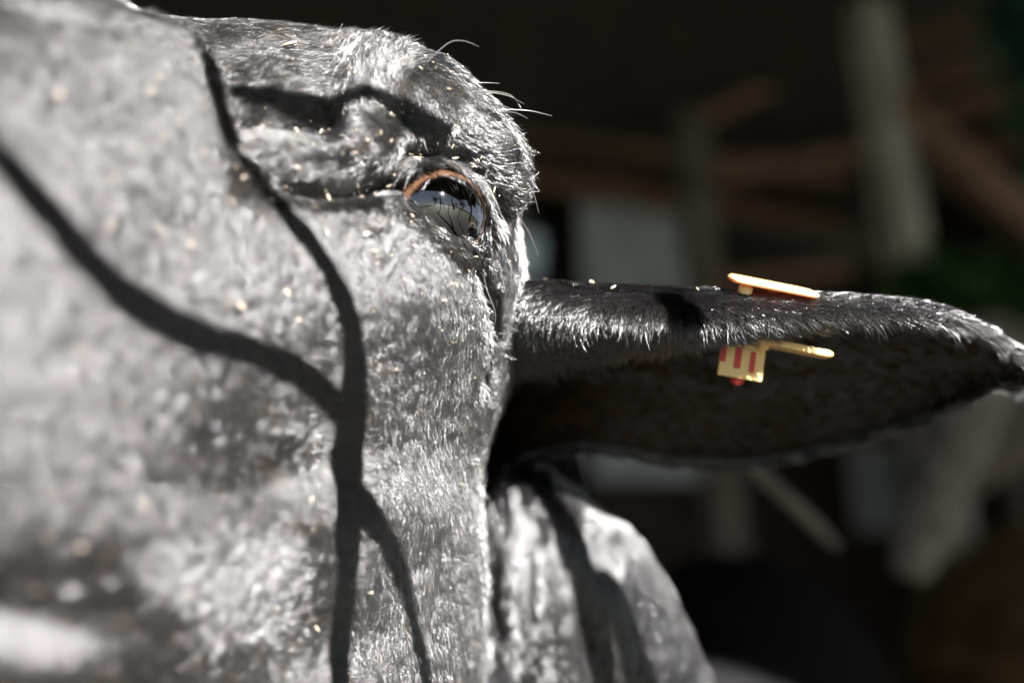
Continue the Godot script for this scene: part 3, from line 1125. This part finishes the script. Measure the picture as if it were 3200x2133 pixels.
func ground_and_far() -> void:
	var lm := mat(Color(1, 1, 1), 0.55, 0.4)
	lm.vertex_color_use_as_albedo = true
	lm.backlight_enabled = true
	lm.backlight = Color(0.5, 0.6, 0.3)
	M.leaf = lm
	var gm := noise_mat(Color(.02, .038, .011), Color(.05, .066, .02), 0.02, 0.95, Vector3(.4, .4, .4), 0.0, 21)
	var pl := PlaneMesh.new()
	pl.size = Vector2(400, 400)
	var gr := put("ground", pl, gm, self)
	tag(gr, "", "", "", "structure")
	var fm := noise_mat(Color(.022, .017, .012), Color(.06, .046, .032), 0.02, 0.95, Vector3(.8, .8, .8), 0.0, 22)
	var fl := PlaneMesh.new()
	fl.size = Vector2(11.8, 11.0)
	var floor_ := put("barn_floor", fl, fm, self)
	floor_.position = Vector3(2.4, 0.004, -3.6)
	tag(floor_, "", "", "", "structure")
	# across the pasture behind the camera, mirrored in the eye
	tree(Vector3(7.2, 0, -0.8), 7.5, 5.6, "leafy tree close by the open right side of the barn", 9000, Color(.03, .05, .018))
	tree(Vector3(26.0, 0, 9.0), 10.0, 9.0, "round dark tree across the pasture beyond the pole", 5000, Color(.03, .05, .018))
	tree(Vector3(30.0, 0, 20.0), 7.0, 7.0, "low tree at the far end of the pasture", 3000, Color(.045, .06, .02))
	tree(Vector3(6.0, 0, 26.0), 8.0, 7.5, "broad tree behind the photographer's place", 3000, Color(.035, .06, .02))
	var fence := thing("pasture_fence", "grey wooden pasture fence with one rail and a tall pole, mirrored in the eye", "fence", Vector3(2.6, 0, 1.5))
	put("rail", tube([Vector3(2.5, 1.22, -2.2), Vector3(2.7, 1.20, 1.5), Vector3(2.5, 1.24, 6.0)], [.05, .05, .05], 10, 12), M.old_wood, fence)
	for q in [Vector3(2.62, 0, -1.8), Vector3(2.8, 0, 2.9), Vector3(2.65, 0, 5.6)]:
		put("fence_post", tube([q, q + Vector3(0, 1.4, 0)], [.07, .06], 10, 0), M.old_wood, fence)
	put("pole", tube([Vector3(2.85, 0, 0.95), Vector3(2.86, 2.2, 0.97), Vector3(2.9, 5.2, 1.0)], [.06, .05, .045], 10, 8), M.old_wood, fence)

func build_small_things() -> void:
	# things in the shade beyond
	var stick := thing("stick", "broken grey stick slanting down below the ear", "stick", P(2490, 1580, 0.9))
	put("wood", rough_tube([P(1960, 1110, 1.02), P(2200, 1320, .97), P(2350, 1455, 1.0), P(2480, 1575, .995), P(2600, 1690, .99), P(2625, 1714, .989)], [.0075, .0075, .0075, .0072, .0062, .0025], 10, 40, 0.0025, 60.0), M.log, stick)
	var log_ := thing("log", "weathered grey log end leaning out of the straw at the right", "log", P(2900, 1600, 1.35))
	put("wood", rough_tube([P(2842, 1800, 1.33), P(2870, 1720, 1.34), P(2930, 1540, 1.37), P(3010, 1320, 1.42), P(3120, 1050, 1.5)], [.022, .034, .040, .046, .05], 14, 40, 0.008, 12.0), M.log, log_)
	var log2 := thing("log", "broad pale log lying across the top of the straw at the right edge", "log", P(3150, 1330, 2.0))
	put("wood", rough_tube([P(2960, 1450, 2.1), P(3150, 1330, 2.0), P(3450, 1230, 1.9)], [.085, .09, .09], 14, 30, 0.012, 8.0), M.log, log2)
	heap()
	var pail := thing("pail", "pale blue pail hanging far behind the cow's lashes", "pail", P(1640, 830, 2.9))
	var pc := P(1640, 800, 2.9)
	put("bucket", tube([pc + Vector3(0, .05, 0), pc, pc + Vector3(0, -.06, 0), pc + Vector3(0, -.064, 0)], [.058, .052, .045, .02], 20, 10), mat(Color(.42, .52, .60), 0.4, 0.5), pail)
	put("handle", tube([pc + Vector3(-.056, .045, 0), pc + Vector3(0, .13, 0), pc + Vector3(.056, .045, 0)], [.003, .003, .003], 6, 12), mat(Color(.2, .2, .2), 0.4, 0.5), pail)
	put("cord", tube([pc + Vector3(0, .12, 0), pc + Vector3(0, 1.6, 0)], [.004, .004], 6, 0), M.bark, pail)
	var bush := thing("bush", "dark green leafy bush at the open side of the barn behind the ear", "bush", P(3120, 950, 3.0) * Vector3(1, 0, 1))
	var bp := P(3080, 940, 3.0)
	put("stem", tube([bp * Vector3(1, 0, 1), bp * Vector3(1, .6, 1), bp], [.03, .025, .012], 8, 8), M.bark, bush)
	foliage(bush, bp + Vector3(.1, -.12, 0), Vector3(.6, .42, .5), 3200, leaf_mesh(.07, .022), Color(.03, .075, .02), "leaves")
	var vine := thing("climbing_plant", "green climbing plant hanging under the roof at the top right corner", "plant", P(3280, 120, 2.7))
	var vp := P(3280, 120, 2.7)
	put("stem", tube([vp + Vector3(.05, .5, 0), vp + Vector3(.02, .1, .02), vp + Vector3(-.04, -.4, 0)], [.012, .009, .004], 7, 8), M.bark, vine)
	foliage(vine, vp, Vector3(.16, .42, .16), 700, leaf_mesh(.07, .028), Color(.03, .10, .06), "leaves")
	# chaff caught in the coat
	var cm := mat(Color(1, 1, 1), 0.6, 0.5)
	cm.vertex_color_use_as_albedo = true
	var st := SphereMesh.new()
	st.radius = 0.5
	st.height = 1.0
	st.radial_segments = 7
	st.rings = 4
	var mm := MultiMesh.new()
	mm.transform_format = MultiMesh.TRANSFORM_3D
	mm.use_colors = true
	mm.mesh = st
	var spots := []
	for k in 420:
		var j := rng.randi_range(30, 280)
		var i := rng.randi_range(60, 250)
		if rng.randf() < 0.6:
			j = clampi(int(110 + rng.randfn() * 26), 20, 280)
			i = clampi(int(165 + rng.randfn() * 34), 40, 260)
		var p := to_px(head_pts[j][i])
		if in_eye(p) > 0.05:
			continue
		spots.append([head_pts[j][i] + head_nrm[j][i] * rng.randf_range(0.001, 0.0035), rng.randf_range(0.0003, 0.0011)])
	for q in [[1295, 575, 3.2], [1220, 560, 2.2], [1010, 612, 2.6], [1130, 735, 2.8], [905, 150, 3.2], [920, 425, 2.0], [1415, 545, 1.6], [1300, 510, 1.8], [1480, 520, 1.6], [1170, 800, 2.0], [740, 965, 3.0]]:
		var s: Array = surface_at(q[0], q[1])
		spots.append([s[0] + s[1] * 0.003, q[2] * 0.0008])
	for q in [[1917, 896, .497], [2008, 935, .492], [2180, 902, .495], [1705, 872, .52], [2150, 945, .49], [1850, 880, .51]]:
		spots.append([P(q[0], q[1], q[2] - 0.004), rng.randf_range(0.0008, 0.0017)])
	mm.instance_count = spots.size()
	for k in spots.size():
		var s: float = spots[k][1]
		var b := Basis.from_euler(Vector3(rng.randf() * TAU, rng.randf() * TAU, rng.randf() * TAU)) * Basis.from_scale(Vector3(s * rng.randf_range(1.0, 3.6), s * 0.8, s * 0.5))
		mm.set_instance_transform(k, Transform3D(b, spots[k][0]))
		var t := rng.randf_range(0.5, 1.0)
		mm.set_instance_color(k, Color(.52 * t, .44 * t, .33 * t))
	var o := MultiMeshInstance3D.new()
	o.name = "chaff"
	o.multimesh = mm
	o.material_override = cm
	add_child(o)
	tag(o, "pale specks of chaff and dust caught in the cow's coat", "chaff", "", "stuff")

func heap() -> void:
	var c := Vector3(1.28, 0, -2.35)
	var h := thing("straw_heap", "brown heap of old straw in the shade at the lower right", "straw", c)
	var g := []
	for j in 26:
		var t := j / 25.0
		var row := PackedVector3Array()
		for i in 41:
			var an := TAU * i / 40.0
			var q := Vector3(cos(an), 0, sin(an))
			var r := 0.62 * pow(t, 0.75)
			var y := 1.16 * (1.0 - pow(t, 2.2))
			var nz := 1.0 + noise.get_noise_3d(q.x * 1.6 + 3.0, y * 2.0, q.z * 1.6) * 0.22
			row.append(c + q * r * nz + Vector3(0, y, 0))
		g.append(row)
	var n := grid_normals(g, Vector3.ZERO, c + Vector3(0, .3, 0), true)
	buf_clear()
	buf_grid(g, n, straw_color)
	put("mound", mesh_of(buf_v, buf_n, buf_i, buf_c), M.skin, h)
	var mm := MultiMesh.new()
	mm.transform_format = MultiMesh.TRANSFORM_3D
	mm.use_colors = true
	mm.mesh = tube([Vector3(-.5, 0, 0), Vector3(0, .05, .02), Vector3(.5, 0, 0)], [.012, .012, .012], 4, 5)
	mm.instance_count = 5000
	for k in 5000:
		var j := rng.randi_range(0, 24)
		var i := rng.randi_range(0, 39)
		var b := Basis.from_euler(Vector3(rng.randf() * TAU, rng.randf() * TAU, rng.randfn() * 0.5)).scaled(Vector3.ONE * rng.randf_range(.08, .2))
		mm.set_instance_transform(k, Transform3D(b, (g[j][i] as Vector3).lerp(g[j + 1][i + 1], rng.randf())))
		var t := rng.randf_range(0.4, 1.2)
		mm.set_instance_color(k, Color(.20 * t, .125 * t, .055 * t))
	var o := MultiMeshInstance3D.new()
	o.name = "straw"
	o.multimesh = mm
	o.material_override = M.skin
	h.add_child(o)
	o.global_transform = Transform3D()
	tag(o, "", "", "", "stuff")

func straw_color(p: Vector3, _n: Vector3, _i: int, _j: int) -> Color:
	var a := 1.0 + noise.get_noise_3dv(p * 9.0) * 0.6
	return Color(.12 * a, .075 * a, .036 * a)
